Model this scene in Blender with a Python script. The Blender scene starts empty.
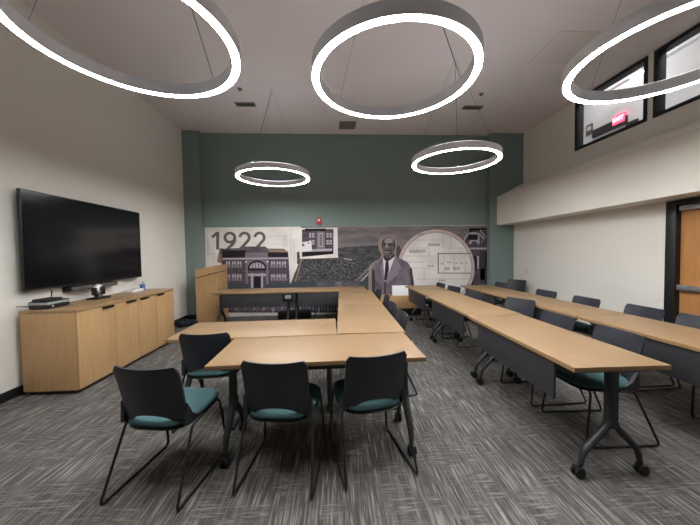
import bpy, bmesh, math, random
from mathutils import Vector, Matrix
random.seed(7)
C = bpy.context.scene.collection
PI = math.pi
sc = bpy.context.scene

# ------------------------------------------------------------------ colours and materials
def lin(c):
    c = c / 255.0
    return c / 12.92 if c <= 0.04045 else ((c + 0.055) / 1.055) ** 2.4
def rgb(r, g, b): return (lin(r), lin(g), lin(b), 1.0)

def mat(name, col, rough=0.6, metal=0.0, spec=0.5, emit=None, emit_s=0.0, trans=0.0, bump=None):
    m = bpy.data.materials.new(name); m.use_nodes = True
    nt = m.node_tree; b = nt.nodes['Principled BSDF']
    b.inputs['Base Color'].default_value = col
    b.inputs['Roughness'].default_value = rough
    b.inputs['Metallic'].default_value = metal
    b.inputs['Specular IOR Level'].default_value = spec
    b.inputs['Transmission Weight'].default_value = trans
    if emit:
        b.inputs['Emission Color'].default_value = emit
        b.inputs['Emission Strength'].default_value = emit_s
    if bump:
        tc = nt.nodes.new('ShaderNodeTexCoord'); n = nt.nodes.new('ShaderNodeTexNoise')
        n.inputs['Scale'].default_value = bump[0]; n.inputs['Detail'].default_value = 3
        bp = nt.nodes.new('ShaderNodeBump'); bp.inputs['Strength'].default_value = bump[1]
        bp.inputs['Distance'].default_value = 0.01
        nt.links.new(tc.outputs['Object'], n.inputs['Vector']); nt.links.new(n.outputs['Fac'], bp.inputs['Height'])
        nt.links.new(bp.outputs['Normal'], b.inputs['Normal'])
    return m

def mix_noise(name, c1, c2, scale_vec, nscale=1.0, detail=4.0, lo=0.35, hi=0.65, rough=0.6, spec=0.5, bump=0.0, sheen=0.0):
    """two colours mixed by one stretched noise (wood grain, fabric, print texture)"""
    m = bpy.data.materials.new(name); m.use_nodes = True
    nt = m.node_tree; b = nt.nodes['Principled BSDF']; N = nt.nodes.new; L = nt.links.new
    tc = N('ShaderNodeTexCoord'); mp = N('ShaderNodeMapping'); mp.inputs['Scale'].default_value = scale_vec
    n = N('ShaderNodeTexNoise'); n.inputs['Scale'].default_value = nscale; n.inputs['Detail'].default_value = detail
    r = N('ShaderNodeValToRGB'); r.color_ramp.elements[0].position = lo; r.color_ramp.elements[1].position = hi
    r.color_ramp.elements[0].color = c1; r.color_ramp.elements[1].color = c2
    L(tc.outputs['Object'], mp.inputs['Vector']); L(mp.outputs['Vector'], n.inputs['Vector'])
    L(n.outputs['Fac'], r.inputs['Fac']); L(r.outputs['Color'], b.inputs['Base Color'])
    b.inputs['Roughness'].default_value = rough; b.inputs['Specular IOR Level'].default_value = spec
    if bump:
        bp = N('ShaderNodeBump'); bp.inputs['Strength'].default_value = bump; bp.inputs['Distance'].default_value = 0.004
        L(n.outputs['Fac'], bp.inputs['Height']); L(bp.outputs['Normal'], b.inputs['Normal'])
    return m

def carpet_material():
    m = bpy.data.materials.new('loop_carpet'); m.use_nodes = True
    nt = m.node_tree; b = nt.nodes['Principled BSDF']; N = nt.nodes.new; L = nt.links.new
    tc = N('ShaderNodeTexCoord')
    def streak(sx, sy, lo, hi, seed, det=2.0):
        mp = N('ShaderNodeMapping'); mp.inputs['Scale'].default_value = (sx, sy, 1); mp.inputs['Location'].default_value = (seed, seed * .7, 0)
        n = N('ShaderNodeTexNoise'); n.inputs['Scale'].default_value = 1; n.inputs['Detail'].default_value = det
        n.inputs['Roughness'].default_value = .6
        mr = N('ShaderNodeMapRange'); mr.inputs['From Min'].default_value = lo; mr.inputs['From Max'].default_value = hi
        L(tc.outputs['Object'], mp.inputs['Vector']); L(mp.outputs['Vector'], n.inputs['Vector']); L(n.outputs['Fac'], mr.inputs['Value'])
        return mr.outputs['Result']
    def math_(op, a, c):
        q = N('ShaderNodeMath'); q.operation = op
        for k, x in enumerate((a, c)):
            if isinstance(x, (int, float)): q.inputs[k].default_value = x
            else: L(x, q.inputs[k])
        return q.outputs[0]
    long_ = streak(80, 3.6, .48, .67, 3.1)
    long2 = streak(34, 2.4, .40, .70, 8.3)
    cross = streak(7, 64, .48, .66, 12.7)
    patch = streak(3.6, 4.4, .46, .56, 21.0)
    fine = streak(260, 260, .3, .7, 1.0, 1.0)
    a = math_('MULTIPLY', long_, math_('SUBTRACT', 1.0, math_('MULTIPLY', patch, .6)))
    c = math_('MULTIPLY', cross, math_('ADD', math_('MULTIPLY', patch, .6), .05))
    f = math_('MAXIMUM', a, c)
    f = math_('ADD', math_('MULTIPLY', f, .72), math_('MULTIPLY', long2, .22))
    f = math_('ADD', f, math_('MULTIPLY', math_('SUBTRACT', fine, .5), .28))
    r = N('ShaderNodeValToRGB')
    r.color_ramp.elements[0].position = 0.0; r.color_ramp.elements[0].color = rgb(69, 66, 64)
    r.color_ramp.elements[1].position = 1.0; r.color_ramp.elements[1].color = rgb(150, 146, 141)
    L(f, r.inputs['Fac']); L(r.outputs['Color'], b.inputs['Base Color'])
    b.inputs['Roughness'].default_value = .95; b.inputs['Specular IOR Level'].default_value = .15
    bp = N('ShaderNodeBump'); bp.inputs['Strength'].default_value = .35; bp.inputs['Distance'].default_value = .004
    L(fine, bp.inputs['Height']); L(bp.outputs['Normal'], b.inputs['Normal'])
    return m

M = {}
M['carpet'] = carpet_material()
M['white_wall'] = mat('warm_white_paint', rgb(226, 222, 213), .7, bump=(90, .05))
M['rear_wall'] = mat('rear_wall_paint', rgb(150, 148, 144), .7, bump=(90, .05))
M['ceiling'] = mat('ceiling_paint', rgb(230, 223, 222), .8, bump=(70, .05))
M['ceiling_panel'] = mat('ceiling_panel_paint', rgb(222, 214, 210), .85)
M['green_wall'] = mat('sage_green_paint', rgb(121, 137, 133), .65, bump=(90, .05))
M['baseboard'] = mat('black_rubber_base', rgb(22, 22, 23), .5)
M['wood_top'] = mix_noise('maple_laminate', rgb(126, 101, 73), rgb(137, 111, 81), (3, 70, 3), 1.0, 4, .3, .7, .42, .4)
M['wood_edge'] = mat('maple_edge_band', rgb(150, 118, 80), .5)
M['oak'] = mix_noise('oak_laminate', rgb(172, 136, 94), rgb(188, 152, 108), (70, 70, 3), 1.0, 4, .3, .7, .45, .4)
M['oak_top'] = mix_noise('oak_laminate_top', rgb(150, 120, 86), rgb(164, 133, 98), (70, 3, 3), 1.0, 4, .3, .7, .42, .4)
M['door_wood'] = mix_noise('door_veneer', rgb(176, 122, 72), rgb(190, 136, 84), (40, 40, 2), 1.0, 4, .3, .7, .45, .4)
M['black_metal'] = mat('black_powder_coat', rgb(40, 41, 45), .45, .0)
M['rod'] = mat('black_rod', rgb(38, 36, 36), .4, .2)
M['chair_plastic'] = mat('charcoal_plastic', rgb(40, 42, 50), .42, bump=(160, .05))
M['seat_pan'] = mat('black_seat_pan', rgb(20, 20, 22), .5)
M['teal'] = mix_noise('teal_fabric', rgb(56, 82, 85), rgb(70, 98, 100), (220, 220, 220), 1.0, 2, .3, .7, .9, .2, .3)
M['panel'] = mat('dark_grey_panel', rgb(50, 49, 53), .5)
M['caster'] = mat('black_caster', rgb(18, 18, 19), .45)
M['black'] = mat('black_plastic', rgb(18, 18, 19), .4)
M['screen'] = mat('black_screen', rgb(8, 8, 9), .16, spec=.5)
M['alu'] = mat('brushed_aluminium', rgb(232, 234, 240), .36, .1)
M['cable'] = mat('steel_cable', rgb(120, 116, 114), .4, .5)
M['diffuser'] = mat('lit_diffuser', rgb(255, 255, 255), .5, emit=(.985, .995, 1.0, 1), emit_s=38.0)
M['added_uplight'] = mat('added_uplight_glow', rgb(255, 255, 255), .5, emit=(.95, .97, 1.06, 1), emit_s=2.8)  # weak upward glow added to the rings to lift the ceiling
M['grey_vent'] = mat('vent_grey', rgb(130, 124, 120), .6)
M['vent_dark'] = mat('vent_dark', rgb(84, 80, 78), .7)
M['white'] = mat('white_plastic', rgb(232, 232, 230), .5)
M['grey_box'] = mat('grey_plastic', rgb(150, 156, 152), .5)
M['blue'] = mat('blue_plastic', rgb(92, 120, 190), .45)
M['red'] = mat('red_plastic', rgb(190, 50, 50), .45)
M['steel'] = mat('satin_steel', rgb(176, 178, 182), .35, .85)
M['black_frame'] = mat('black_frame_paint', rgb(24, 24, 27), .45)
M['glass'] = mat('window_glass', (1, 1, 1, 1), .02, trans=1.0)
M['corridor_wall'] = mat('corridor_paint', rgb(205, 205, 206), .8)
M['corridor_lamp'] = mat('corridor_lamp', rgb(255, 255, 255), .5, emit=(1, 1, 1, 1), emit_s=9.0)
M['exit_red'] = mat('exit_red', rgb(230, 40, 70), .5, emit=(1, .06, .12, 1), emit_s=1.1)
M['exit_letter'] = mat('exit_letter', rgb(255, 120, 130), .5, emit=(1, .3, .36, 1), emit_s=1.4)
M['outlet'] = mat('outlet_plastic', rgb(205, 200, 188), .5)
M['dark_cloth'] = mix_noise('black_cloth', rgb(20, 20, 23), rgb(38, 42, 52), (14, 14, 14), 1.0, 3, .3, .7, .85, .2)

# ------------------------------------------------------------------ mesh helpers
def obj(name, bm, mats, parent=None, smooth=True, angle=40):
    bmesh.ops.recalc_face_normals(bm, faces=bm.faces[:])
    me = bpy.data.meshes.new(name)
    if smooth:
        for f in bm.faces: f.smooth = True
        for e in bm.edges:
            if len(e.link_faces) == 2 and e.calc_face_angle(0) > math.radians(angle): e.smooth = False
    bm.to_mesh(me); bm.free()
    for m in (mats if isinstance(mats, (list, tuple)) else [mats]): me.materials.append(m)
    o = bpy.data.objects.new(name, me); C.objects.link(o)
    if parent is not None: o.parent = parent
    return o
def tag(o, label, cat, group=None):
    o['label'] = label; o['category'] = cat
    if group: o['group'] = group
    return o
def thing(name, label, cat, loc=(0, 0, 0), rotz=0.0, group=None):
    o = bpy.data.objects.new(name, None); C.objects.link(o)
    o.location = loc; o.rotation_euler = (0, 0, rotz); o.empty_display_size = .1
    return tag(o, label, cat, group)
def struct(name, bm, mats, parent=None, **k):
    o = obj(name, bm, mats, parent, **k); o['kind'] = 'structure'
    return o
def dup(root, label, loc, rotz, group=None):
    r = root.copy(); C.objects.link(r); r.location = loc; r.rotation_euler = (0, 0, rotz); r['label'] = label
    if group: r['group'] = group
    for ch in list(root.children):
        c = ch.copy(); C.objects.link(c); c.parent = r
        for g in list(ch.children):
            d = g.copy(); C.objects.link(d); d.parent = c
    return r

def box(bm, x0, x1, y0, y1, z0, z1, bev=0.0, mi=0, mtx=None):
    vs = [bm.verts.new((x, y, z)) for z in (z0, z1) for y in (y0, y1) for x in (x0, x1)]
    idx = [(0, 2, 3, 1), (4, 5, 7, 6), (0, 1, 5, 4), (2, 6, 7, 3), (0, 4, 6, 2), (1, 3, 7, 5)]
    fs = [bm.faces.new([vs[i] for i in q]) for q in idx]
    for f in fs: f.material_index = mi
    if bev > 0:
        es = list({e for f in fs for e in f.edges})
        r = bmesh.ops.bevel(bm, geom=es, offset=bev, segments=2, profile=.6, affect='EDGES', clamp_overlap=True)
        vs = list({v for v in vs if v.is_valid} | set(r['verts']))
        for f in r['faces']: f.material_index = mi
    if mtx is not None: bmesh.ops.transform(bm, matrix=mtx, verts=[v for v in vs if v.is_valid])
    return vs
def B(*a, **k):
    bm = bmesh.new(); box(bm, *a, **k); return bm
def prism(bm, pts, axis, a0, a1, mi=0):
    """extrude a 2D outline along an axis; pts are the two other coordinates in xyz order"""
    def p(q, a):
        return {'x': (a, q[0], q[1]), 'y': (q[0], a, q[1]), 'z': (q[0], q[1], a)}[axis]
    A = [bm.verts.new(p(q, a0)) for q in pts]; Bv = [bm.verts.new(p(q, a1)) for q in pts]
    n = len(pts)
    fs = [bm.faces.new(A), bm.faces.new(Bv[::-1])]
    for i in range(n): fs.append(bm.faces.new((A[i], Bv[i], Bv[(i + 1) % n], A[(i + 1) % n])))
    for f in fs: f.material_index = mi
    return fs
def round_path(pts, r, n=4):
    pts = [Vector(p) for p in pts]; out = [pts[0]]
    for i in range(1, len(pts) - 1):
        a, b, c = pts[i - 1], pts[i], pts[i + 1]
        d1 = (a - b); d2 = (c - b); k = min(r, d1.length * .45, d2.length * .45)
        p1 = b + d1.normalized() * k; p2 = b + d2.normalized() * k
        for j in range(n + 1):
            t = j / n; out.append((1 - t) ** 2 * p1 + 2 * t * (1 - t) * b + t * t * p2)
    out.append(pts[-1]); return out
def tube(bm, pts, rad, seg=8, mi=0, flat=(1.0, 1.0)):
    pts = [Vector(p) for p in pts]; n = len(pts)
    rads = rad if isinstance(rad, (list, tuple)) else [rad] * n
    t0 = (pts[1] - pts[0]).normalized()
    up = Vector((0, 0, 1)) if abs(t0.z) < .9 else Vector((1, 0, 0))
    side = t0.cross(up).normalized(); rings = []
    for i, p in enumerate(pts):
        if i == 0: t = pts[1] - pts[0]
        elif i == n - 1: t = pts[-1] - pts[-2]
        else: t = (pts[i + 1] - pts[i]).normalized() + (pts[i] - pts[i - 1]).normalized()
        t.normalize(); side = (side - t * side.dot(t)).normalized(); w = t.cross(side)
        rings.append([bm.verts.new(p + rads[i] * (flat[0] * math.cos(2 * PI * k / seg) * side + flat[1] * math.sin(2 * PI * k / seg) * w)) for k in range(seg)])
    for a, b in zip(rings, rings[1:]):
        for k in range(seg):
            f = bm.faces.new((a[k], a[(k + 1) % seg], b[(k + 1) % seg], b[k])); f.material_index = mi
    for r in (rings[0][::-1], rings[-1]):
        f = bm.faces.new(r); f.material_index = mi
def lathe(bm, prof, seg=24, center=(0, 0, 0), axis='z', mi=0):
    cx, cy, cz = center; rings = []
    for r, h in prof:
        ring = []
        for k in range(seg):
            a = 2 * PI * k / seg; c, s = r * math.cos(a), r * math.sin(a)
            v = {'z': (cx + c, cy + s, cz + h), 'x': (cx + h, cy + c, cz + s), 'y': (cx + c, cy + h, cz + s)}[axis]
            ring.append(bm.verts.new(v))
        rings.append(ring)
    for a, b in zip(rings, rings[1:]):
        for k in range(seg):
            f = bm.faces.new((a[k], a[(k + 1) % seg], b[(k + 1) % seg], b[k])); f.material_index = mi
    if prof[0][0] > 1e-6: bm.faces.new(rings[0][::-1]).material_index = mi
    if prof[-1][0] > 1e-6: bm.faces.new(rings[-1]).material_index = mi

# ------------------------------------------------------------------ the room
XL, XW, XU, XB = -3.34, 4.32, 4.55, 3.90      # left wall, lower right wall, clerestory wall, bulkhead face
YB, YC, YF = 6.85, 6.71, -3.0                  # back wall, column faces, wall behind the camera
ZC = 4.23
struct('floor', B(XL - .2, XU + .2, YF - .2, YB + .2, -.12, 0), M['carpet'])
bm = B(XL - .2, XU + .15, YF - .2, YB + .2, ZC, ZC + .12)
struct('ceiling', bm, M['ceiling'])
struct('wall_left', B(XL - .15, XL, YF - .2, YB + .2, 0, ZC), M['white_wall'])
struct('wall_front', B(XL, XU, YF - .15, YF, 0, ZC), M['rear_wall'])
bm = bmesh.new()
box(bm, XL, XU, YB, YB + .15, 0, ZC)
box(bm, XL, -2.975, YC, YB, 0, ZC)
box(bm, 3.735, XU, YC, YB, 0, ZC)
struct('wall_back', bm, M['green_wall'])
# right wall: lower wall with the doorway, bulkhead with sloped sill, clerestory wall with two windows
DY0, DY1, DZ = 2.50, 3.52, 2.055               # doorway
WZ0, WZ1 = 3.295, 4.225
wins = [(3.985, 5.235), (2.655, 3.905), ]
bm = bmesh.new()
box(bm, XW, XW + .16, DY1, YC, 0, 2.06)
box(bm, XW, XW + .16, YF, DY0, 0, 2.06)
prism(bm, [(XB, 2.06), (XB, 2.735), (XU, 3.05), (XU, 2.06)], 'y', YF, YC)
box(bm, XU, XU + .13, YF, YC, 2.06, WZ0)
ys = [YF, wins[1][0], wins[1][1], wins[0][0], wins[0][1], YC]
for a, b in ((ys[0], ys[1]), (ys[2], ys[3]), (ys[4], ys[5])): box(bm, XU, XU + .13, a, b, WZ0, ZC)
struct('wall_right', bm, M['white_wall'])
# baseboards
bm = bmesh.new(); box(bm, XL, XL + .012, YF, YC, 0, .10, .003)
struct('baseboard_left', bm, M['baseboard'])
bm = bmesh.new()
box(bm, XL + .012, -2.975, YC - .012, YC, 0, .10, .003); box(bm, 3.735, XW - .012, YC - .012, YC, 0, .10, .003)
struct('baseboard_back', bm, M['baseboard'])
bm = bmesh.new(); box(bm, XW - .012, XW, DY1 + .02, YC - .012, 0, .10, .003); box(bm, XW - .012, XW, YF, DY0 - .06, 0, .10, .003)
struct('baseboard_right', bm, M['baseboard'])
# large square ceiling panel
struct('trim_1', B(2.92, 3.53, 3.59, 4.20, ZC - .018, ZC, .004), M['ceiling_panel'])
# clerestory windows
for n, (y0, y1) in enumerate(wins):
    w = bpy.data.objects.new('window_%d' % (n + 1), None); C.objects.link(w); w['kind'] = 'structure'
    w.location = (XU, y0, WZ0)
    bm = bmesh.new(); t = .05; W = y1 - y0; H = WZ1 - WZ0
    box(bm, -.012, .125, 0, t, 0, H, .004); box(bm, -.012, .125, W - t, W, 0, H, .004)
    box(bm, -.012, .125, t, W - t, 0, t, .004); box(bm, -.012, .125, t, W - t, H - t, H, .004)
    obj('window_frame', bm, M['black_frame'], w)
    obj('pane', B(.06, .066, t - .004, W - t + .004, t - .004, H - t + .004), M['glass'], w)
# corridor seen through the clerestory
bm = bmesh.new()
box(bm, 7.0, 7.12, -2, 10, 2.4, 6.2); box(bm, XU + .13, 7.0, 9.9, 10, 2.4, 6.2); box(bm, XU + .13, 7.0, -2.1, -2, 2.4, 6.2)
box(bm, XU + .02, XU + .13, -2, 10, ZC + .13, 6.2)
struct('wall_corridor', bm, M['corridor_wall'])
struct('ceiling_corridor', B(XU + .0, 7.1, -2, 10, 6.2, 6.3), M['corridor_wall'])
struct('floor_corridor', B(XU + .14, 7.1, -2, 10, 2.3, 2.4), M['corridor_wall'])
bm = bmesh.new(); box(bm, 6.94, 7.0, 6.55, 7.44, 4.42, 4.62, .004); box(bm, 6.94, 7.0, 6.3, 6.55, 4.30, 4.42, .004)
struct('trim_2', bm, M['black_frame'])

# door
dr = bpy.data.objects.new('door_1', None); C.objects.link(dr); dr['kind'] = 'structure'; dr.location = (XW, DY0, 0)
W = DY1 - DY0
bm = bmesh.new()
for a, b in ((-.055, .05), (W - .115, W + .0)): box(bm, -.02, .16, a, b, 0, DZ - .003, .004)
box(bm, -.02, .16, .05, W - .115, DZ - .06, DZ - .003, .004)
box(bm, .095, .16, W - .15, W - .115, 0, DZ - .06); box(bm, .095, .16, .05, .09, 0, DZ - .06)
obj('door_frame', bm, M['black_frame'], dr)
lf = obj('door_leaf', B(.045, .09, .054, W - .119, .008, DZ - .064, .002), M['door_wood'], dr)
bm = bmesh.new(); box(bm, -.015, .02, .10, W - .15, .93, .99, .008); box(bm, -.018, .0445, W - .24, W - .13, .925, .995, .008); box(bm, -.018, .0445, .075, .17, .925, .995, .008)
obj('push_bar', bm, M['steel'], dr)
bm = bmesh.new(); box(bm, -.015, .044, W - .42, W - .14, DZ - .135, DZ - .075, .006); tube(bm, round_path([(.0, W - .24, DZ - .10), (-.06, W - .42, DZ - .07), (-.01, W - .62, DZ - .055)], .02), .01, 6)
obj('door_closer', bm, M['steel'], dr)

# ------------------------------------------------------------------ the printed mural (flat print on the wall)
def mu(u, v, k=0):
    """a point of the print (picture units of the print's own grid) on the wall plane; k lifts the layer by fractions of a millimetre"""
    w = -0.0001776186 * u - 0.0001043573 * v + 1
    return Vector(((0.02161008 * u - 0.0003504355 * v - 7.123955) / w, YB - .006 - k * .0007, (-0.0005685196 * u - 0.02178377 * v + 7.031256) / w))
P_white = mix_noise('print_white', rgb(214, 208, 203), rgb(232, 227, 222), (1.5, 1, 1.5), 1.6, 6, .35, .65, .6)
P_line = mat('print_pale_line', rgb(186, 180, 180), .6)
P_line2 = mat('print_grey_line', rgb(128, 124, 128), .6)
P_num = mat('print_numeral_grey', rgb(104, 98, 96), .6)
P_dark = mix_noise('print_dark_brick', rgb(62, 54, 62), rgb(96, 86, 96), (6, 1, 22), 2.0, 5, .3, .7, .6)
P_roof = mix_noise('print_roof', rgb(72, 66, 74), rgb(104, 96, 102), (3, 1, 9), 2.0, 4, .3, .7, .6)
P_black = mat('print_black', rgb(34, 29, 36), .6)
P_pale = mat('print_pale', rgb(172, 164, 172), .6)
P_mid = mat('print_mid', rgb(120, 110, 118), .6)
P_brown = mat('print_brown', rgb(146, 118, 102), .6)
P_beige = mat('print_beige', rgb(150, 132, 124), .6)
P_pink = mix_noise('print_ring', rgb(190, 164, 156), rgb(214, 194, 186), (5, 1, 5), 2.0, 4, .3, .7, .6)
P_sky = mix_noise('print_sky', rgb(96, 90, 92), rgb(140, 134, 134), (1.2, 1, 5), 1.3, 3, .3, .7, .6)
P_hill = mix_noise('print_hill', rgb(54, 54, 58), rgb(92, 92, 94), (3, 1, 8), 2.0, 5, .3, .7, .6)
P_town = mix_noise('print_town', rgb(52, 52, 56), rgb(166, 162, 160), (13, 1, 26), 2.4, 8, .48, .84, .6)
P_suit = mix_noise('print_suit', rgb(92, 84, 94), rgb(128, 118, 128), (5, 1, 3), 1.2, 4, .3, .7, .6)
P_suit_d = mat('print_suit_dark', rgb(66, 58, 68), .6)
P_lapel = mat('print_lapel', rgb(134, 124, 134), .6)
P_face = mat('print_face', rgb(104, 94, 98), .6)
P_face_l = mat('print_face_light', rgb(150, 142, 144), .6)
P_face_d = mat('print_face_dark', rgb(58, 50, 56), .6)
P_face_s = mat('print_face_shadow', rgb(82, 73, 78), .6)
P_shirt = mat('print_shirt', rgb(222, 218, 220), .6)
P_tie = mat('print_tie', rgb(48, 42, 50), .6)
P_teal = mat('print_slate', rgb(66, 74, 78), .6)

class Print:
    def __init__(self): self.bm = bmesh.new(); self.mats = []
    def mi(self, m):
        if m not in self.mats: self.mats.append(m)
        return self.mats.index(m)
    def poly(self, pts, m, k):
        f = self.bm.faces.new([self.bm.verts.new(mu(u, v, k)) for u, v in pts]); f.material_index = self.mi(m)
    def rect(self, u0, v0, u1, v1, m, k): self.poly([(u0, v0), (u0, v1), (u1, v1), (u1, v0)], m, k)
    def line(self, u0, v0, u1, v1, w, m, k):
        d = math.hypot(u1 - u0, v1 - v0); nx, ny = -(v1 - v0) / d * w / 2, (u1 - u0) / d * w / 2
        self.poly([(u0 + nx, v0 + ny), (u0 - nx, v0 - ny), (u1 - nx, v1 - ny), (u1 + nx, v1 + ny)], m, k)
    def arc(self, cu, cv, r0, r1, a0, a1, m, k, n=40, ys=1.0):
        for i in range(n):
            a, b = a0 + (a1 - a0) * i / n, a0 + (a1 - a0) * (i + 1) / n
            self.poly([(cu + r * math.cos(t), cv + ys * r * math.sin(t)) for r, t in ((r0, a), (r1, a), (r1, b), (r0, b))], m, k)
    def done(self, name, parent):
        bm = self.bm; me = bpy.data.meshes.new(name)
        for f in bm.faces:
            f.normal_update()
            if f.normal.y > 0: f.normal_flip()
        bm.to_mesh(me); bm.free()
        for m in self.mats:
            me.materials.append(m); q = m.node_tree.nodes['Principled BSDF']; q.inputs['Roughness'].default_value = .8; q.inputs['Specular IOR Level'].default_value = .2
        o = bpy.data.objects.new(name, me); C.objects.link(o); o.parent = parent; return o

MB_ = 309.5     # lower edge of the print
mural = thing('wall_mural', 'wide printed photo-collage mural along the green end wall', 'mural')
bm = bmesh.new(); box(bm, -2.963, 3.722, YB - .0055, YB - .0005, .004, 2.083)
obj('backdrop', bm, P_white, mural, smooth=False)
p = Print()
for u0, v0, u1, v1 in ((206, 243, 210, 243), (208, 238, 208, 262), (207, 254, 216, 254), (213, 254, 213, 262)):
    p.line(u0, v0, u1, v1, .5, P_line, 1)
p.done('plan_drawing', mural); p = Print()
for u0, v0, u1, v1 in ((286, 234, 286, 246), (291, 229, 291, 282), (269, 236, 290, 236), (281, 240, 292, 240), (294, 240, 294, 275), (272, 244, 284, 244)):
    p.line(u0, v0, u1, v1, .5, P_line, 1)
p.arc(284.5, 244, 1.6, 2.3, 0, 2 * PI, P_line, 1.4, 14); p.arc(284.5, 238, 1.2, 1.8, 0, 2 * PI, P_line, 1.4, 14)
p.done('column_drawing', mural)
# numerals 1922
NW = 2.9
def numeral(build):
    p = Print(); build(p); o = p.done('numeral', mural); return o
def n1(p):
    p.poly([(216.2, 231.8), (216.2, 249.5), (219.2, 249.5), (219.2, 231.8)], P_num, 2); p.poly([(211.4, 236.2), (212.6, 238.6), (216.2, 235.6), (216.2, 231.8)], P_num, 2)
def n9(p):
    p.arc(229.9, 237.6, 3.5, 6.4, 0, 2 * PI, P_num, 2, 28, .92); p.arc(226.6, 238.4, 6.7, 9.7, 0, PI * .36, P_num, 2.2, 14, 1.05)
    p.line(230.4, 246.2, 227.2, 249.6, NW, P_num, 2)
def n2(u):
    def f(p):
        p.arc(u, 237.4, 3.2, 6.1, PI * 1.02, PI * 2.22, P_num, 2, 22, .95); p.line(u + 4.4, 239.6, u - 4.6, 249.6, NW, P_num, 2); p.line(u - 5.4, 248.6, u + 6, 248.6, 2.2, P_num, 2.2)
    return f
for f, lab in ((n1, '1'), (n9, '9'), (n2(244.6), '2'), (n2(259.6), '2')): numeral(f)
# school building print
p = Print()
p.poly([(217, 262), (219.5, 248.5), (223, 248), (223, 264)], P_brown, 3)
p.poly([(220, 249), (240, 248), (241, 246.6), (265, 246.4), (268, 248.6), (284, 248.8), (288, 252), (288.8, 259), (221.5, 260)], P_roof, 3.5)
p.poly([(268, 249.4), (284, 249.6), (287, 252), (269, 252)], P_brown, 4)
p.poly([(222.5, 250.6), (246, 250.4), (246, 257), (222.5, 257.6)], P_black, 4)
p.poly([(268, 252.6), (288, 252.6), (288, 257), (268, 257)], P_black, 4)
p.poly([(222, 257.5), (288.6, 257), (291, 300), (220, 300)], P_dark, 5)
p.poly([(222.5, 258), (288.6, 257.4), (288.6, 259), (222.5, 259.8)], P_pale, 6)
p.poly([(245.5, 252.6), (267.5, 252.2), (268.2, 257.4), (245, 257.7)], P_mid, 6)
p.rect(245.6, 260, 268.6, 288, P_mid, 6); p.rect(248, 268.4, 266.2, 288, P_dark, 7)
p.arc(257.2, 268.4, 0, 9.4, PI, 2 * PI, P_black, 8, 18, .85); p.arc(257.2, 268.2, 0, 7.6, PI, 2 * PI, P_pale, 9, 18, .75)
for t in (-4.5, -1.6, 1.6, 4.5): p.line(257.2 + t, 262.4, 257.2 + t, 268.2, .7, P_dark, 10)
p.rect(248, 268.4, 266.5, 270.4, P_black, 10)
p.rect(251, 273, 253.4, 288, P_pale, 9); p.rect(261.2, 273, 263.2, 288, P_pale, 9); p.rect(248.3, 273.6, 266, 276, P_pale, 8)
p.rect(254, 276.6, 260.6, 288, P_black, 8)
p.arc(246.2, 262, 0, .9, 0, 2 * PI, P_shirt, 10, 10); p.arc(267.6, 261.8, 0, .9, 0, 2 * PI, P_shirt, 10, 10)
for u0 in (226, 232, 237.3, 271, 276.6, 282): 
    for v0, h in ((261.4, 6), (274.4, 6)):
        p.rect(u0, v0, u0 + 4.2, v0 + h, P_pale, 7); p.rect(u0 + .4, v0 + h * .5, u0 + 3.8, v0 + h - .4, P_mid, 8); p.line(u0 + 2.1, v0, u0 + 2.1, v0 + h, .5, P_black, 9)
p.poly([(222, 282), (249, 284), (249, 289), (221, 289)], P_teal, 9); p.poly([(266, 284), (290, 283), (300, 287), (300, 300), (266, 300)], P_teal, 9)
p.done('school_building_print', mural)
# aerial view of a town
p = Print()
p.poly([(301, 226.6), (486.8, 225.4), (486.8, 250), (300, 250)], P_sky, 1)
p.poly([(300, 249), (486.8, 249), (486.8, 312.4), (300, 312.4)], P_hill, 1)
p.poly([(297, 252), (337, 248), (372, 245.5), (400, 246), (400, 262), (297, 264)], P_hill, 2)
p.poly([(301, 258), (340, 256), (376, 259), (402, 262), (404, 284), (291, 283), (296, 270)], P_town, 3)
p.poly([(291, 281.5), (404, 281.5), (404, 312.6), (289, 312.6)], P_teal, 4)
p.poly([(318, 281.8), (334, 281.8), (334, 288), (317, 288)], P_suit_d, 5); p.poly([(335, 281.5), (353, 281.5), (353, 288), (335, 288)], P_suit, 5)
p.line(301.6, 259, 295.4, 282, 1.5, P_brown, 5)
p.line(356, 281, 369, 268, 2.2, P_mid, 5); p.line(361, 281, 371, 271, 1.4, P_pale, 5)
p.line(327, 253.5, 348, 253, .6, P_mid, 5); p.line(344, 258.5, 352, 260, 1, P_pale, 5)
for i in range(34):
    u0 = 300 + i * 3.05; p.rect(u0, 306 + random.random() * 2, u0 + 1 + random.random(), 310 + random.random() * 2, P_mid if i % 3 else P_pale, 6)
for u0 in (206, 240, 270): p.rect(u0, 289, u0 + 34, 312.6, P_dark, 3)
for i in range(40):
    u0 = 208 + i * 2.3; p.rect(u0, 305.5 + random.random() * 2, u0 + .8 + random.random(), 310 + random.random() * 2, P_pale if i % 4 == 0 else P_mid, 7)
p.done('town_view_print', mural)
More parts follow.
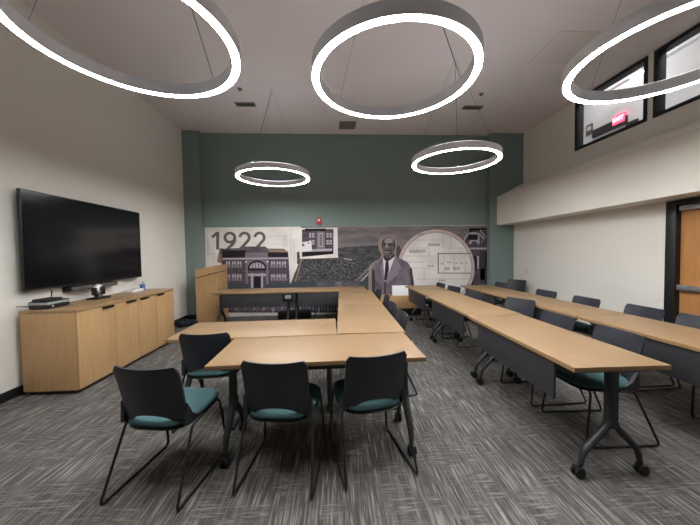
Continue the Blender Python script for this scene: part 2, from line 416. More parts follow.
# snapshot of a brick front with a small note
p = Print()
p.poly([(297.5, 228), (337.5, 227.6), (338, 257.8), (300, 259)], P_white, 7)
p.poly([(302, 229.5), (333.5, 229), (333.5, 254), (302, 257)], P_dark, 8)
p.rect(305, 228.5, 326, 231, P_black, 9); p.rect(316.5, 231.5, 325, 249, P_mid, 9)
for u0 in (309, 326.5):
    for v0 in (233, 240):
        p.rect(u0, v0, u0 + 5.5, v0 + 4.5, P_pale, 9); p.line(u0 + 2.7, v0, u0 + 2.7, v0 + 4.5, .8, P_dark, 10); p.line(u0, v0 + 2.2, u0 + 5.5, v0 + 2.2, .6, P_dark, 10)
p.rect(318.4, 233, 323.2, 247, P_pale, 10); p.rect(319.4, 234, 322.4, 246, P_mid, 11)
p.poly([(303, 249.5), (332, 248.5), (332, 252), (303, 253)], P_pale, 9); p.poly([(303, 252), (333, 251), (333, 254), (303, 256.5)], P_black, 10)
p.poly([(300.5, 242.4), (311.5, 241), (312, 250.8), (301, 252)], P_shirt, 12); p.rect(302, 243.5, 304.4, 246.4, P_mid, 13); p.rect(308, 242.4, 309.6, 243.8, P_mid, 13)
p.done('snapshot_print', mural)
# round architectural drawing
p = Print(); cu_, cv_ = 436, 268
p.arc(cu_, cv_, 36.3, 38.6, 0, 2 * PI, P_pink, 9, 64); p.arc(cu_, cv_, 35, 36.3, 0, 2 * PI, P_pale, 9, 64)
p.arc(cu_, cv_, 0, 35, 0, 2 * PI, P_white, 8, 64)
p.rect(437.5, 253, 471, 254.1, P_line2, 10); p.rect(437.5, 272.6, 471, 273.6, P_line2, 10); p.rect(437.5, 253, 438.7, 273.6, P_line2, 10)
for u0, v0, u1, v1 in ((403, 248, 429, 248), (429, 248, 429, 256), (443, 233, 443, 248), (443, 248, 462, 248), (404, 256, 436, 256), (412, 268, 433, 268), (412, 268, 412, 281), (417, 279, 470, 279), (444, 254, 444, 272), (454, 254, 454, 272), (465, 254, 465, 272), (424, 268, 424, 280), (404, 262, 424, 262), (450, 236, 450, 247), (430, 240, 443, 240), (415, 240, 428, 240)):
    p.line(u0, v0, u1, v1, .55, P_line, 10)
for u0, u1, v, h in ((409, 426, 249.6, 2.6), (418, 424, 233.6, 1.6), (428, 440, 243.4, 2.6), (447, 452, 261.6, 1.4), (454, 458, 262.6, 1.2), (460, 464, 262.4, 1.2), (445, 450, 267, 3), (453, 460, 267, 3), (410, 422, 252, 1), (441, 443.5, 263, 1.4), (465, 467, 262, 1.4), (439, 446, 279.6, 1.6), (428, 434, 265, 1.6)):
    n = max(2, int((u1 - u0) / 1.6))
    for i in range(n): p.rect(u0 + (u1 - u0) * i / n, v, u0 + (u1 - u0) * (i + .55) / n, v + h, P_line2, 10)
p.done('round_drawing_print', mural)
# machinery at the far end
p = Print()
p.rect(469, 228, 486.8, 312, P_black, 5); p.poly([(462, 240), (470, 232), (487, 229), (487, 250), (474, 262)], P_dark, 6)
p.arc(474, 243, 9.5, 11, PI * .95, PI * 1.9, P_pale, 7, 20); p.arc(474, 244, 3, 5.4, PI, 2 * PI, P_pale, 7, 14); p.rect(468, 234, 478, 240, P_black, 8)
p.rect(468, 233, 477, 234.4, P_pale, 9); p.rect(477.5, 233, 479.4, 244, P_pale, 8); p.line(480, 230, 486, 238, 1.3, P_pale, 8); p.line(481, 243, 486.4, 236, 1.6, P_mid, 8)
p.rect(470, 247.6, 486.5, 249.4, P_pale, 8); p.rect(477, 256, 479, 269, P_pale, 8); p.rect(472, 256, 476.4, 270, P_black, 7); p.rect(480, 251, 485, 280, P_suit_d, 7)
p.poly([(474, 270), (486, 268), (486, 285), (473, 285)], P_dark, 7)
p.done('machinery_print', mural)
# portrait of a man in a suit
p = Print()
def cp(pts): return [(350 + x / 8.75, 220 + y / 8.75) for x, y in pts]
p.poly(cp([(160, 900), (162, 420), (180, 385), (255, 340), (275, 310), (248, 250), (245, 190), (275, 145), (330, 130), (390, 150), (410, 200), (400, 320), (330, 400), (330, 900)]), P_beige, 14)
p.poly(cp([(192, 900), (190, 430), (212, 380), (290, 325), (395, 312), (505, 372), (540, 425), (556, 530), (575, 720), (575, 900)]), P_suit, 15)
p.poly(cp([(192, 900), (190, 430), (214, 440), (222, 620), (222, 900)]), P_suit_d, 16); p.poly(cp([(520, 420), (540, 425), (556, 530), (575, 720), (575, 900), (540, 900), (535, 600)]), P_suit_d, 16)
p.poly(cp([(288, 332), (395, 312), (392, 345), (312, 535), (300, 535)]), P_shirt, 16)
p.poly(cp([(310, 365), (334, 358), (341, 430), (318, 530), (298, 530), (305, 430)]), P_tie, 17)
p.poly(cp([(395, 312), (450, 420), (415, 445), (430, 470), (318, 560), (314, 525)]), P_lapel, 17); p.poly(cp([(286, 330), (262, 440), (280, 450), (270, 475), (300, 560), (302, 520)]), P_lapel, 17)
p.poly(cp([(300, 540), (316, 535), (306, 900), (288, 900)]), P_suit_d, 18)
p.poly(cp([(296, 300), (385, 290), (392, 318), (340, 358), (312, 362), (292, 335)]), P_face_d, 17)
hd = [(278, 245), (277, 205), (292, 168), (325, 148), (362, 154), (388, 180), (397, 220), (390, 270), (372, 312), (345, 336), (316, 336), (293, 305)]
p.poly(cp(hd), P_face, 18)
p.poly(cp([(300, 180), (325, 156), (360, 160), (378, 186), (370, 200), (335, 204), (305, 200)]), P_face_l, 19)
p.poly(cp([(278, 245), (277, 205), (292, 168), (300, 176), (288, 210), (287, 250)]), P_face_d, 19); p.poly(cp([(388, 180), (397, 220), (391, 262), (384, 250), (384, 205), (374, 184)]), P_face_d, 19)
p.poly(cp([(290, 208), (312, 204), (314, 222), (294, 224)]), P_face_d, 20); p.poly(cp([(332, 206), (378, 206), (376, 224), (334, 222)]), P_face_d, 20)
p.poly(cp([(315, 206), (328, 206), (330, 248), (308, 248)]), P_face_l, 20); p.poly(cp([(302, 264), (345, 264), (342, 274), (306, 274)]), P_face_d, 20)
p.poly(cp([(306, 312), (350, 308), (340, 336), (318, 336)]), P_face_s, 19); p.poly(cp([(340, 250), (372, 250), (366, 300), (350, 312)]), P_face_s, 19)
p.poly(cp([(312, 246), (330, 246), (330, 254), (312, 254)]), P_face_d, 21); p.poly(cp([(304, 276), (340, 276), (334, 284), (310, 284)]), P_face_l, 20)
p.done('portrait_print', mural)

# ------------------------------------------------------------------ pendant ring lights
ring_axis = []
def make_ring(name, label, loc, R, zr, az):
    t = thing(name, label, 'pendant light', (loc[0], loc[1], ZC), 0, 'round pendant lights')
    h = zr - ZC; hw = .030; hh = .088
    bm = bmesh.new(); n = 96
    prof = [(R - hw, h), (R - hw, h + hh), (R + hw, h + hh), (R + hw, h), (R + hw - .006, h), (R + hw - .006, h + .012), (R - hw + .006, h + .012), (R - hw + .006, h)]
    rings = [[bm.verts.new((r * math.cos(2 * PI * k / n), r * math.sin(2 * PI * k / n), z)) for k in range(n)] for r, z in prof]
    for i in range(len(prof)):
        a, b = rings[i], rings[(i + 1) % len(prof)]
        for k in range(n): bm.faces.new((a[k], a[(k + 1) % n], b[(k + 1) % n], b[k]))
    hs = obj('ring_housing', bm, M['alu'], t)
    bm = bmesh.new()
    prof = [(R - hw + .0065, h + .003), (R + hw - .0065, h + .003), (R + hw - .0065, h + .0115), (R - hw + .0065, h + .0115)]
    rings = [[bm.verts.new((r * math.cos(2 * PI * k / n), r * math.sin(2 * PI * k / n), z)) for k in range(n)] for r, z in prof]
    for i in range(4):
        a, b = rings[i], rings[(i + 1) % 4]
        for k in range(n): bm.faces.new((a[k], a[(k + 1) % n], b[(k + 1) % n], b[k]))
    obj('diffuser', bm, M['diffuser'], t)
    bm = bmesh.new()
    prof = [(R - .02, h + hh + .0004), (R + .02, h + hh + .0004), (R + .02, h + hh + .0044), (R - .02, h + hh + .0044)]
    rings = [[bm.verts.new((r * math.cos(2 * PI * k / n), r * math.sin(2 * PI * k / n), z)) for k in range(n)] for r, z in prof]
    for i in range(4):
        a, b = rings[i], rings[(i + 1) % 4]
        for k in range(n): bm.faces.new((a[k], a[(k + 1) % n], b[(k + 1) % n], b[k]))
    obj('added_uplight_strip', bm, M['added_uplight'], t)  # added glowing strip, hidden from below, brightens ceiling and upper walls
    bm = bmesh.new(); lathe(bm, [(.028, -.022), (.030, -.002), (.026, -.0005)], 24); obj('ceiling_canopy', bm, M['alu'], t)
    for k in range(3):
        a = az + k * 2 * PI / 3
        bm = bmesh.new(); tube(bm, [(.01 * math.cos(a), .01 * math.sin(a), -.0215), (R * math.cos(a), R * math.sin(a), h + hh + .004)], .0036 if k == 0 else .0016, 6)
        obj('suspension_cable', bm, M['cable'], t)
        if k == 0:
            bm = bmesh.new(); lathe(bm, [(.012, h + hh + .0045), (.012, h + hh + .02), (.004, h + hh + .03)], 10, (R * math.cos(a), R * math.sin(a), 0)); obj('cable_gripper', bm, M['alu'], t)
    return t
ZR = 2.752
rings = [
    ('ring light hanging before the green wall on the 1922 side', (-1.01, 5.07), .588, math.radians(250)),
    ('ring light hanging before the round drawing on the mural', (1.80, 4.19), .590, math.radians(62)),
    ('ring light hanging over the front table of the U', (.476, 2.21), .590, math.radians(12)),
    ('ring light hanging beside the television wall', (-1.208, 1.886), .590, math.radians(62)),
    ('ring light hanging before the high black-framed windows', (2.335, 1.895), .580, math.radians(215)),
]
for lab, xy, R, az in rings: make_ring('ring_pendant_light', lab, xy, R, ZR, az)

# ------------------------------------------------------------------ stackable sled-base chairs
def make_chair(name, label):
    t = thing(name, label, 'chair', group='sled-base chairs')
    # upholstered seat
    def pad(bm, hx, hy, cy, zt, zb, dome, mi=0, n=36):
        rr = [0, .35, .65, .86, .95, 1.0, 1.0, .96]
        zz = [0, 0, .004, .004, -.003, -.016, zb - zt + .006, zb - zt]
        prev = None
        for i, r in enumerate(rr):
            if r == 0:
                c = bm.verts.new((0, cy, zt - dome)); prev = c; continue
            ring = []
            for k in range(n):
                a = 2 * PI * k / n; c_, s_ = math.cos(a), math.sin(a)
                ex = abs(c_) ** .5 * (1 if c_ > 0 else -1); ey = abs(s_) ** .5 * (1 if s_ > 0 else -1)
                x = hx * ex * r; y = cy + hy * ey * r
                if ey < 0: x *= 1 - .16 * ey * ey
                z = zt - dome * (1 - r * r) + zz[i] + .006 * math.sin((y - cy) / hy * 1.5) - (.02 * max(0, (y - cy) / hy - .6) if True else 0)
                ring.append(bm.verts.new((x, y, z)))
            if isinstance(prev, list):
                for k in range(n): bm.faces.new((prev[k], prev[(k + 1) % n], ring[(k + 1) % n], ring[k])).material_index = mi
            else:
                for k in range(n): bm.faces.new((prev, ring[k], ring[(k + 1) % n])).material_index = mi
            prev = ring
        bm.faces.new(prev[::-1]).material_index = mi
    bm = bmesh.new(); pad(bm, .228, .228, .02, .462, .428, .010)
    o = obj('seat', bm, M['teal'], t, angle=60); o['label'] = 'teal fabric seat cushion'
    bm = bmesh.new(); pad(bm, .226, .226, .02, .4265, .405, 0)
    obj('seat_pan', bm, M['seat_pan'], t, angle=60)
    # moulded back shell: wraps forward at the edges, arched opening at the foot
    bm = bmesh.new(); nu, nt = 18, 12; front = {}; backv = {}
    for i in range(nu + 1):
        s = -1 + 2 * i / nu
        arch = max(0.0, 1 - (abs(s) / .74) ** 2.2)
        zb = .438 + .058 * arch ** .7
        zt = .798 + .006 * s * s
        for j in range(nt + 1):
            q = j / nt; z = zb + (zt - zb) * q; h = (z - .438) / .364
            w = .203 + .006 * h
            # rounded corners
            if h > .90: w -= .020 * ((h - .90) / .10) ** 2
            if h < .16: w -= .022 * ((.16 - h) / .16) ** 2
            x = w * s
            y = -.195 - .07 * h + .05 * s * s * (1 - .25 * h) + .008 * math.sin(h * PI)
            th = .007
            front[i, j] = bm.verts.new((x, y + th, z)); backv[i, j] = bm.verts.new((x, y - th, z))
    for i in range(nu):
        for j in range(nt):
            bm.faces.new((front[i, j], front[i + 1, j], front[i + 1, j + 1], front[i, j + 1]))
            bm.faces.new((backv[i, j], backv[i, j + 1], backv[i + 1, j + 1], backv[i + 1, j]))
    for i in range(nu):
        bm.faces.new((front[i, 0], backv[i, 0], backv[i + 1, 0], front[i + 1, 0])); bm.faces.new((front[i, nt], front[i + 1, nt], backv[i + 1, nt], backv[i, nt]))
    for j in range(nt):
        bm.faces.new((front[0, j], front[0, j + 1], backv[0, j + 1], backv[0, j])); bm.faces.new((front[nu, j], backv[nu, j], backv[nu, j + 1], front[nu, j + 1]))
    # side lugs that hold the shell to the seat frame
    for s in (-1, 1):
        x0, x1 = sorted((s * .196, s * .222))
        prism(bm, [(-.175, .425), (-.06, .41), (-.05, .43), (-.12, .475), (-.168, .56)], 'x', x0, x1)
    obj('backrest', bm, M['chair_plastic'], t, angle=50)
    for s in (-1, 1):
        bm = bmesh.new()
        tube(bm, round_path([(s * .10, .15, .404), (s * .214, .185, .408), (s * .238, .235, .0095), (s * .238, -.315, .0095), (s * .222, -.13, .412), (s * .222, -.02, .412)], .035, 4), .0088, 8)
        obj('leg', bm, M['rod'], t)
    bm = bmesh.new(); tube(bm, [(-.222, -.09, .404), (.222, -.09, .404)], .007, 8)
    obj('crossbar', bm, M['rod'], t)
    return t

chair_specs = [  # chairs
    # (x, y, rotation in degrees, label)   a chair faces its local +y
    (-1.09, 1.97, -9, 'charcoal chair with teal seat at the front table corner on the credenza side'),
    (-.352, 1.99, -7.0, 'charcoal chair in the middle of the three drawn up to the front table'),
    (.225, 2.05, 11.5, 'charcoal chair turned slightly at the front table end beside the aisle'),
    (-1.095, 2.685, 0, 'charcoal chair tucked at the second table, behind the front table corner'),
    (.50, 3.05, 92, 'charcoal chair on the aisle side of the U, first behind the front table'),
    (.52, 3.63, 90, 'charcoal chair on the aisle side of the U, second behind the front table'),
    (.56, 4.28, 86, 'charcoal chair on the aisle side of the U, third behind the front table'),
    (.56, 4.98, 93, 'charcoal chair on the aisle side of the U, in front of the printed man'),
    (-.20, 6.36, 180, 'charcoal chair behind the back table of the U, second from the printed man'),
    (.38, 6.38, 180, 'charcoal chair behind the back table of the U, next to the printed man'),
    (2.06, 2.19, 88, 'charcoal chair at the free end of the middle desk row, seat seen beside the leg'),
    (2.04, 2.78, 91, 'charcoal chair on the middle desk row, second from its free end'),
    (2.30, 3.66, 112, 'charcoal chair pushed back from the middle desk row, third from its free end'),
    (2.03, 4.45, 97, 'charcoal chair on the middle desk row, third from the mural end'),
    (2.01, 5.20, 99, 'charcoal chair on the middle desk row, second from the mural end'),
    (1.97, 5.80, 92, 'charcoal chair on the middle desk row, closest to the mural'),
    (3.26, 2.50, 92, 'charcoal chair on the wall-side desk row, in front of the wooden door'),
    (3.26, 3.05, 88, 'charcoal chair on the wall-side desk row, just past the black door frame'),
    (3.20, 3.72, 90, 'charcoal chair on the wall-side desk row, second past the door frame'),
    (3.20, 4.45, 93, 'charcoal chair on the wall-side desk row, third past the door frame'),
    (3.19, 5.70, 90, 'charcoal chair at the mural end of the wall-side desk row, against the green column'),
    (3.88, 6.12, 116, 'charcoal chair standing alone in the corner by the green column'),
]
proto = None
for x, y, r, lab in chair_specs:
    if proto is None:
        proto = make_chair('sled_chair', lab); proto.location = (x, y, 0); proto.rotation_euler = (0, 0, math.radians(r))
    else: dup(proto, lab, (x, y, 0), math.radians(r))

# ------------------------------------------------------------------ wheeled folding tables
TL, TD, TH = 1.458, .612, .74
def make_table(name, label):
    t = thing(name, label, 'table', group='wheeled maple tables')
    bm = bmesh.new()
    box(bm, -TL / 2, TL / 2, -TD / 2, TD / 2, TH - .03, TH, .0025)
    bm.normal_update()
    for f in bm.faces:
        if abs(f.normal.z) < .5: f.material_index = 1
    obj('tabletop', bm, [M['wood_top'], M['wood_edge']], t)
    bm = bmesh.new()
    box(bm, -TL / 2 + .19, TL / 2 - .19, TD / 2 - .032, TD / 2 - .018, .452, TH - .032, .003)
    for s in (-.35, .35): box(bm, s - .02, s + .02, TD / 2 - .06, TD / 2 - .032, .60, TH - .032)
    obj('modesty_panel', bm, M['panel'], t)
    bm = bmesh.new(); box(bm, -TL / 2 + .10, TL / 2 - .10, -.03, .03, TH - .07, TH - .032, .004)
    obj('under_rail', bm, M['black_metal'], t)
    for s in (-1, 1):
        x = s * (TL / 2 - .075)
        bm = bmesh.new()
        box(bm, x - .024, x + .024, -.033, .033, .315, TH - .032, .012)
        box(bm, x - .04, x + .04, -.21, .21, TH - .05, TH - .031, .004)
        for q in (-1, 1):
            path = round_path([(x, q * .004, .385), (x, q * .022, .335), (x, q * .180, .165), (x, q * .197, .082)], .035, 4)
            n = len(path)
            tube(bm, path, [.034 - .016 * i / (n - 1) for i in range(n)], 10, flat=(.8, 1.0))
        lg = obj('leg', bm, M['black_metal'], t)
        for q in (-1, 1):
            bm = bmesh.new(); y = q * .21
            for w in (-1, 1):
                xx = x + w * .017
                lathe(bm, [(.001, -.011), (.024, -.011), (.033, -.007), (.034, 0), (.033, .007), (.024, .011), (.001, .011)], 20, (xx, y, .034), 'x')
            lathe(bm, [(.011, .03), (.013, .06), (.012, .10)], 10, (x, q * .197, 0))
            box(bm, x - .028, x + .028, y - .022, y + .022, .044, .071, .008)
            obj('caster', bm, M['caster'], lg)
    return t
table_specs = [
    # (x, y, rotation, label); the modesty panel is on local +y
    (-.118, 2.198, .018, 'maple table at the front of the U with three teal-seated chairs'),
    (-.718, 2.822, .012, 'maple table behind the front table, reaching toward the credenza'),
    (.340, 3.272, 88.7 * PI / 180, 'maple table forming the aisle arm of the U, next to the front table'),
    (.374, 4.737, 88.5 * PI / 180, 'maple table forming the aisle arm of the U, nearer the mural'),
    (-1.575, 5.80, PI + .010, 'maple table at the back of the U beside the lectern'),
    (-.105, 5.815, PI + .010, 'maple table at the back of the U, its end meeting the aisle arm'),
    (1.764, 2.366, PI / 2 - .022, 'maple table at the free end of the middle desk row, leg fully in view'),
    (1.800, 3.840, PI / 2, 'maple table in the middle of the middle desk row'),
    (1.812, 5.308, PI / 2, 'maple table of the middle desk row that ends at the mural'),
    (2.900, 2.215, PI / 2 - .012, 'maple table of the wall-side desk row opposite the wooden door'),
    (2.918, 3.681, PI / 2 - .012, 'maple table in the middle of the wall-side desk row'),
    (2.936, 5.147, PI / 2 - .012, 'maple table of the wall-side desk row that ends near the green column'),
]
proto = None
for x, y, r, lab in table_specs:
    if proto is None:
        proto = make_table('flip_top_table', lab); proto.location = (x, y, 0); proto.rotation_euler = (0, 0, r)
    else: dup(proto, lab, (x, y, 0), r)

# ------------------------------------------------------------------ credenza and what stands on it
cx0, cx1, cy0, cy1, ch = -3.262, -2.70, 3.157, 4.985, .90
cr = thing('credenza', 'long oak credenza with four doors against the white wall under the television', 'credenza', (cx0, cy0, 0))
D = cx1 - cx0; Lc = cy1 - cy0
bm = bmesh.new(); box(bm, 0, D - .022, 0, Lc, .045, ch - .032, .002); box(bm, .03, D - .06, .03, Lc - .03, 0, .045)
for f in bm.faces:
    if max(v.co.z for v in f.verts) < .046: f.material_index = 1
obj('body', bm, [M['oak'], M['black']], cr)
obj('top_panel', B(0, D + .002, 0 - .004, Lc + .004, ch - .031, ch, .002), M['oak_top'], cr)
seams = [0, .535, .945, 1.365, Lc]
hand = [(.335, .505), (.725, .90), (.995, 1.17), (1.385, 1.545)]
for k in range(4):
    d = obj('door', B(D - .021, D, seams[k] + .003, seams[k + 1] - .003, .05, ch - .036, .0015), M['oak'], cr)
    bm = bmesh.new(); box(bm, D + .0005, D + .016, hand[k][0], hand[k][1], ch - .050, ch - .036, .002); box(bm, D + .010, D + .016, hand[k][0], hand[k][1], ch - .060, ch - .045, .002)
    obj('handle', bm, M['black'], d)

# television and sound bar
ty0, ty1, tz0, tz1 = 3.195, 5.05, 1.10, 2.175
tv = thing('television', 'large black flat television mounted on the white wall above the credenza', 'television', (XL, ty0, tz0))
W, H = ty1 - ty0, tz1 - tz0
bm = bmesh.new(); box(bm, .072, .10, 0, W, 0, H, .003); box(bm, .004, .072, W * .3, W * .7, H * .3, H * .7)
obj('casing', bm, M['black'], tv)
obj('screen', B(.1005, .1015, .012, W - .012, .02, H - .012), M['screen'], tv)
bm = bmesh.new(); tube(bm, round_path([(.09, .27, .02), (.12, .275, -.05), (.125, .25, -.118), (.16, .24, -.110)], .05), .006, 6)
obj('power_cable', bm, M['black'], tv)
sb = thing('sound_bar', 'slim black sound bar on the wall just under the television', 'sound bar', (XL + .003, 3.72, 1.025))
obj('body', B(0, .10, 0, .78, 0, .062, .010), M['black'], sb)
bm = bmesh.new(); box(bm, .1005, .1035, .02, .76, .006, .054, .002); obj('speaker_grille', bm, M['vent_dark'], sb)

av = thing('media_receiver', 'flat black media box at the bottom of the small stack on the credenza', 'media box', (-3.135, 3.345, ch), 0)
bm = bmesh.new(); box(bm, -.095, .095, -.13, .13, .006, .046, .005)
for a in (-.07, .07):
    for b in (-.1, .1): lathe(bm, [(.012, 0), (.012, .008)], 10, (a, b, 0))
obj('body', bm, M['black'], av)
bm = bmesh.new(); lathe(bm, [(.01, 0), (.008, .006), (.001, .006)], 12, (.095, -.07, .028), 'x'); obj('indicator_knob', bm, M['white'], av)
a2 = thing('disc_player', 'pale grey flat box in the middle of the stack on the credenza', 'media box', (-3.135, 3.345, ch + .047), .03)
bm = bmesh.new(); box(bm, -.097, .097, -.135, .135, 0, .026, .005); obj('body', bm, M['grey_box'], a2)
bm = bmesh.new(); box(bm, -.093, .093, -.131, .131, .0265, .036, .004); obj('lid', bm, M['black'], a2)
a3 = thing('network_box', 'small black box on top of the stack on the credenza', 'media box', (-3.14, 3.33, ch + .0836), -.06)
bm = bmesh.new(); box(bm, -.07, .07, -.095, .095, 0, .022, .005); obj('body', bm, M['black'], a3)
bm = bmesh.new()
for k in range(5): box(bm, .068, .0715, -.08 + k * .035, -.062 + k * .035, .006, .014)
obj('port_strip', bm, M['vent_dark'], a3)
bm = bmesh.new(); tube(bm, round_path([(-3.232, 3.30, ch + .02), (-3.28, 3.24, ch + .03), (-3.30, 3.17, ch + .045)], .05), .006, 6)
tag(obj('loose_cable', bm, M['black']), 'thin black cable trailing off the near end of the credenza', 'cable')

pc = thing('conference_camera', 'black and white swivel conference camera on the middle of the credenza', 'camera', (-3.10, 3.965, ch), 0)
pc.scale = (1.2, 1.2, 1.2)
bm = bmesh.new(); box(bm, -.06, .06, -.10, .09, 0, .018, .008); lathe(bm, [(.04, .018), (.035, .04), (.03, .05)], 20); obj('base', bm, M['black'], pc)
bm = bmesh.new()
for s in (-1, 1): box(bm, -.025, .025, s * .058 - .008, s * .058 + .008, .045, .125, .006)
box(bm, -.025, .025, -.06, .06, .04, .055, .005); obj('yoke', bm, M['black'], pc)
bm = bmesh.new(); bmesh.ops.create_uvsphere(bm, u_segments=20, v_segments=14, radius=.047, matrix=Matrix.Translation((0, 0, .108))); hd_ = obj('camera_head', bm, M['white'], pc)
bm = bmesh.new(); lathe(bm, [(.03, .030), (.032, .046), (.022, .054), (.001, .052)], 18, (0, 0, .108), 'x'); o = obj('lens', bm, M['black'], hd_); o['label'] = 'black lens'

tb = thing('tissue_box', 'flat white box lying on the credenza beside the blue cup', 'box', (-3.09, 4.62, ch), .04)
bm = bmesh.new(); box(bm, -.065, .065, -.13, .13, 0, .04, .005); obj('carton', bm, M['white'], tb)
bm = bmesh.new(); lathe(bm, [(.03, 0), (.028, .0015), (.001, .0012)], 18, (0, 0, .0402)); obj('opening', bm, M['vent_dark'], tb)
cp_ = thing('pen_cup', 'blue cup of pens at the far end of the credenza', 'cup', (-3.12, 4.87, ch))
bm = bmesh.new(); lathe(bm, [(.001, 0), (.034, 0), (.040, .09), (.037, .09), (.031, .006), (.001, .006)], 20); obj('cup', bm, M['blue'], cp_)
for k, (a, tx, ty) in enumerate(((.2, .03, .02), (1.9, -.02, .035), (3.6, .01, -.04), (5.0, .035, -.01))):
    bm = bmesh.new(); tube(bm, [(.012 * math.cos(a), .012 * math.sin(a), .010), (tx, ty, .135)], .004, 6); obj('pen', bm, M['blue'] if k % 2 else M['white'], cp_)

# ------------------------------------------------------------------ lectern and the corner by the column
lt = thing('lectern', 'tall oak lectern with a sloped top standing before the green column', 'lectern', (-2.69, 6.52, 0))
bm = bmesh.new(); prism(bm, [(-.225, 0), (.225, 0), (.225, 1.075), (-.225, .955)], 'y', -.29, .29); obj('cabinet', bm, M['oak'], lt, smooth=False)
bm = bmesh.new(); prism(bm, [(-.215, .9605), (.215, 1.076), (.215, 1.091), (-.215, .9755)], 'y', -.283, .283); obj('shadow_gap', bm, M['black'], lt, smooth=False)
bm = bmesh.new(); prism(bm, [(-.23, .972), (.23, 1.096), (.23, 1.232), (-.23, 1.140)], 'y', -.295, .295); obj('reading_top', bm, M['oak'], lt, smooth=False)
bm = bmesh.new(); box(bm, -.19, .15, -.2932, -.2905, .895, .905); obj('groove', bm, M['wood_edge'], lt)
bm = bmesh.new()
def blob(bm, c, rx, ry, rz, seed, amp=.18):
    rnd = random.Random(seed); r = bmesh.ops.create_icosphere(bm, subdivisions=3, radius=1)
    ph = [rnd.uniform(0, 6.28) for _ in range(6)]
    for v in r['verts']:
        n = v.co.copy(); k = 1 + amp * (math.sin(3.1 * n.x + ph[0]) * math.sin(2.7 * n.y + ph[1]) + .5 * math.sin(6 * n.z + ph[2]) * math.sin(5 * n.x + ph[3]))
        v.co = Vector((c[0] + rx * n.x * k, c[1] + ry * n.y * k, max(.001, c[2] + rz * n.z * k)))
blob(bm, (0, 0, .055), .20, .17, .075, 3)
bg = thing('duffel_bag', 'dark soft bag lying on the carpet in the corner behind the credenza', 'bag', (-3.08, 6.10, 0))
obj('body', bm, M['dark_cloth'], bg)
bm = bmesh.new(); tube(bm, round_path([(-.10, -.12, .09), (-.06, -.10, .16), (.07, -.10, .16), (.11, -.11, .09)], .04), .010, 8); obj('handle', bm, M['black'], bg)

# cable box on the back table, low black box on the floor behind it
cb = thing('cable_box', 'small black box with grey face hung on the back table panel of the U', 'box', (-.875, 5.512, .50))
bm = bmesh.new(); box(bm, -.10, .10, -.05, .02, .04, .205, .01); box(bm, -.13, -.10, -.03, .0, .05, .08, .006); box(bm, -.13, -.10, -.03, 0, .15, .18, .006); obj('body', bm, M['black'], cb)
obj('face_plate', B(-.05, .06, -.0535, -.0505, .11, .175, .001), M['grey_box'], cb)
fc = thing('low_black_box', 'low black box on the carpet under the back table of the U', 'case', (-.90, 6.56, 0))
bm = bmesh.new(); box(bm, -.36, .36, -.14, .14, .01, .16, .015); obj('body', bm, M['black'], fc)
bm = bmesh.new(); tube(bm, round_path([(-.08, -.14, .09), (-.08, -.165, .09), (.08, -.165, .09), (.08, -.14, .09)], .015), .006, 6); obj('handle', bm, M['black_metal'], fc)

# low cabinet with white board below the portrait
lc = thing('low_cabinet', 'low oak cabinet with a black plinth against the mural below the printed man', 'cabinet', (1.45, 6.62, 0))
bm = bmesh.new(); box(bm, -.50, .53, -.17, .2, .17, .455, .003); obj('body', bm, M['oak'], lc)
bm = bmesh.new(); box(bm, -.49, .52, -.16, .19, .0, .169); obj('plinth', bm, M['black'], lc)
wb = thing('white_board', 'small white board propped on the low cabinet in front of the mural', 'board', (1.51, 6.52, .4555))
mt = Matrix.Rotation(math.radians(-6), 4, 'X')
bm = bmesh.new(); box(bm, -.185, .185, -.006, .006, 0, .235, .002, mtx=mt); obj('panel', bm, M['white'], wb)
bm = bmesh.new(); box(bm, -.10, .10, .012, .07, 0, .012, .003); obj('stand', bm, M['white'], wb)

# small fittings
def outlet(name, label, loc, rotz):
    t = thing(name, label, 'outlet', loc, rotz)
    obj('cover_plate', B(-.036, .036, -.006, 0, -.058, .058, .003), M['outlet'], t)
    for z in (-.024, .024):
        bm = bmesh.new(); box(bm, -.015, .015, -.0085, -.0065, z - .014, z + .014, .001); obj('socket', bm, M['grey_vent'], t)
outlet('wall_outlet', 'pale wall outlet near the floor between credenza and green column', (XL + .0005, 6.14, .47), PI / 2)
t = thing('wall_switch', 'small pale switch plate on the white wall under the bulkhead', 'switch', (XW - .0005, 6.25, .98), -PI / 2)
obj('cover_plate', B(-.036, .036, -.006, 0, -.058, .058, .003), M['outlet'], t); obj('toggle', B(-.008, .008, -.014, -.0065, -.014, .014, .002), M['white'], t)
t = thing('fire_alarm', 'red fire alarm with white strobe on the green wall above the mural', 'fire alarm', (-.335, YB - .0005, 2.205))
obj('body', B(-.06, .06, -.05, 0, -.075, .075, .012), M['red'], t)
bm = bmesh.new(); box(bm, -.03, .03, -.07, -.0505, 0, .045, .008); obj('strobe', bm, M['white'], t)
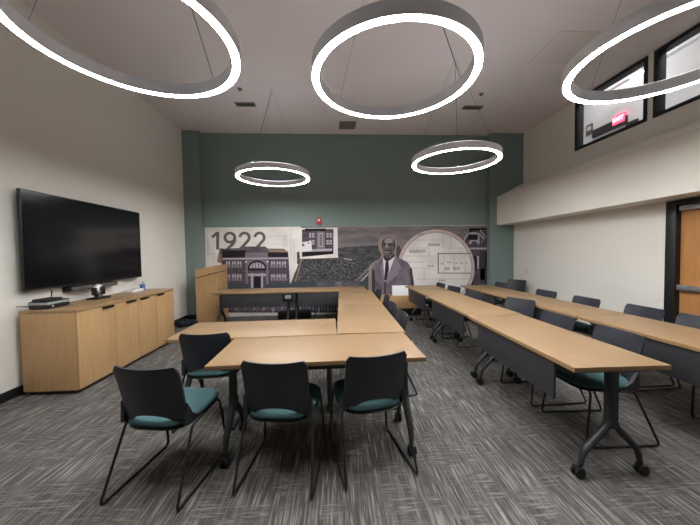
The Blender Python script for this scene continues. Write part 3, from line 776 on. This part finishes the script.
for lab, x, y, w, d, dark in (
        ('long dark slot vent in the ceiling behind the 1922-side ring light', -1.585, 5.53, .36, .14, 0),
        ('square grey vent in the ceiling before the middle of the green wall', .34, 6.36, .36, .36, 1),
        ('long dark slot vent in the ceiling behind the ring light by the round drawing', 2.72, 5.53, .38, .14, 0)):
    t = thing('ceiling_vent', lab, 'vent', (x, y, ZC), 0, 'ceiling vents')
    bm = bmesh.new(); f = .02
    box(bm, -w / 2, w / 2, -d / 2, -d / 2 + f, -.014, -.0005); box(bm, -w / 2, w / 2, d / 2 - f, d / 2, -.014, -.0005)
    box(bm, -w / 2, -w / 2 + f, -d / 2 + f, d / 2 - f, -.014, -.0005); box(bm, w / 2 - f, w / 2, -d / 2 + f, d / 2 - f, -.014, -.0005)
    obj('frame', bm, M['grey_vent'], t)
    bm = bmesh.new(); n = 4 if d < .2 else 9
    for k in range(n):
        y0 = -d / 2 + f + (d - 2 * f) * (k + .25) / n
        box(bm, -w / 2 + f, w / 2 - f, y0, y0 + (d - 2 * f) / n * .5, -.012, -.004)
    obj('slat', bm, M['grey_vent'] if dark else M['vent_dark'], t)
    obj('backing', B(-w / 2 + f, w / 2 - f, -d / 2 + f, d / 2 - f, -.0035, -.0006), M['vent_dark'], t)
for lab, x, y in (('small sprinkler head in the ceiling beside the television-side slot vent', -1.53, 5.03), ('small sprinkler head in the ceiling beside the window-side slot vent', 2.65, 5.06)):
    t = thing('sprinkler_head', lab, 'sprinkler', (x, y, ZC), 0, 'ceiling sprinklers')
    bm = bmesh.new(); lathe(bm, [(.04, -.008), (.045, -.0005)], 20); obj('escutcheon', bm, M['grey_vent'], t)
    bm = bmesh.new(); lathe(bm, [(.016, -.034), (.016, -.031), (.005, -.029), (.009, -.016), (.009, -.0085)], 16); obj('deflector', bm, M['vent_dark'], t)

# in the corridor: exit sign, plaque, linear lights
t = thing('exit_sign', 'lit red exit sign seen through the high window', 'sign', (6.99, 6.72, 4.60))
bm = bmesh.new(); box(bm, -.06, 0, -.15, .15, -.105, .105, .01); obj('housing', bm, M['exit_red'], t)
cu = bpy.data.curves.new('letters', 'FONT'); cu.body = 'EXIT'; cu.size = .13; cu.align_x = 'CENTER'; cu.align_y = 'CENTER'; cu.offset = .006; cu.extrude = .002
to = bpy.data.objects.new('letters_source', cu); C.objects.link(to); bpy.context.view_layer.update()
me = bpy.data.meshes.new_from_object(to.evaluated_get(bpy.context.evaluated_depsgraph_get())); bpy.data.objects.remove(to)
for v in me.vertices: v.co = Vector((-.064 - v.co.z, -v.co.x, v.co.y))
me.name = 'lettering'; me.materials.clear(); me.materials.append(M['exit_letter'])
o = bpy.data.objects.new('lettering', me); C.objects.link(o); o.parent = t
t = thing('wall_plaque', 'small dark plaque on the corridor wall beside the exit sign', 'plaque', (6.995, 7.57, 4.70))
obj('plate', B(-.02, 0, -.10, .10, -.14, .14, .005), M['vent_dark'], t)
obj('pale_patch', B(-.023, -.0205, -.055, .055, -.02, .08, .001), M['outlet'], t)
t = thing('linear_light', 'long narrow lit lamp in the corridor beyond the high windows', 'lamp', (6.6, 6.40, 5.21))
obj('housing', B(-.05, .05, -.56, .56, .0, .11, .004), M['alu'], t)
obj('diffuser', B(-.045, .045, -.54, -.28, -.006, -.0005), M['corridor_lamp'], t)
bm = bmesh.new()
for y in (-.4, .4): tube(bm, [(0, y, .111), (0, y, .99)], .004, 6)
obj('hanger', bm, M['cable'], t)
dup(t, 'second long narrow lamp in the corridor, seen in the cut-off high window', (6.6, 5.0, 5.21), 0)

# ------------------------------------------------------------------ unseen area lights added to brighten the corridor
for y in (3.0, 6.5):
    la = bpy.data.lights.new('unseen_corridor_fill', 'AREA'); la.shape = 'RECTANGLE'; la.size = 1.2; la.size_y = 1.2; la.energy = 18; la.color = (1, .98, .96)
    lo = bpy.data.objects.new('unseen_corridor_fill', la); C.objects.link(lo); lo.location = (6.0, y, 6.15)
    lo['label'] = 'unseen fill light added above the corridor'; lo['category'] = 'lamp'

# ------------------------------------------------------------------ world, camera, view
w = bpy.data.worlds.new('World'); sc.world = w; w.use_nodes = True
w.node_tree.nodes['Background'].inputs['Color'].default_value = (.5, .5, .52, 1); w.node_tree.nodes['Background'].inputs['Strength'].default_value = .05
cam = bpy.data.cameras.new('camera'); co = bpy.data.objects.new('camera', cam); C.objects.link(co)
F = Vector((.0557, .9979, -.0339)); R = Vector((.9983, -.0562, -.0143)); U = Vector((.0162, .0330, .9993))
m = Matrix(((R.x, U.x, -F.x), (R.y, U.y, -F.y), (R.z, U.z, -F.z))).to_4x4(); m.translation = Vector((0, 0, 1.4558))
co.matrix_world = m
cam.sensor_fit = 'HORIZONTAL'; cam.sensor_width = 36; cam.lens = 288.51 / 700 * 36; cam.clip_start = .05
sc.camera = co
sc.view_settings.view_transform = 'Standard'; sc.view_settings.look = 'None'; sc.view_settings.gamma = 1
sc.view_settings.use_curve_mapping = False; sc.view_settings.exposure = 1.57
sc.cycles.max_bounces = 10; sc.cycles.diffuse_bounces = 6
sc.cycles.use_denoising = True
sc.cycles.sample_clamp_indirect = 6
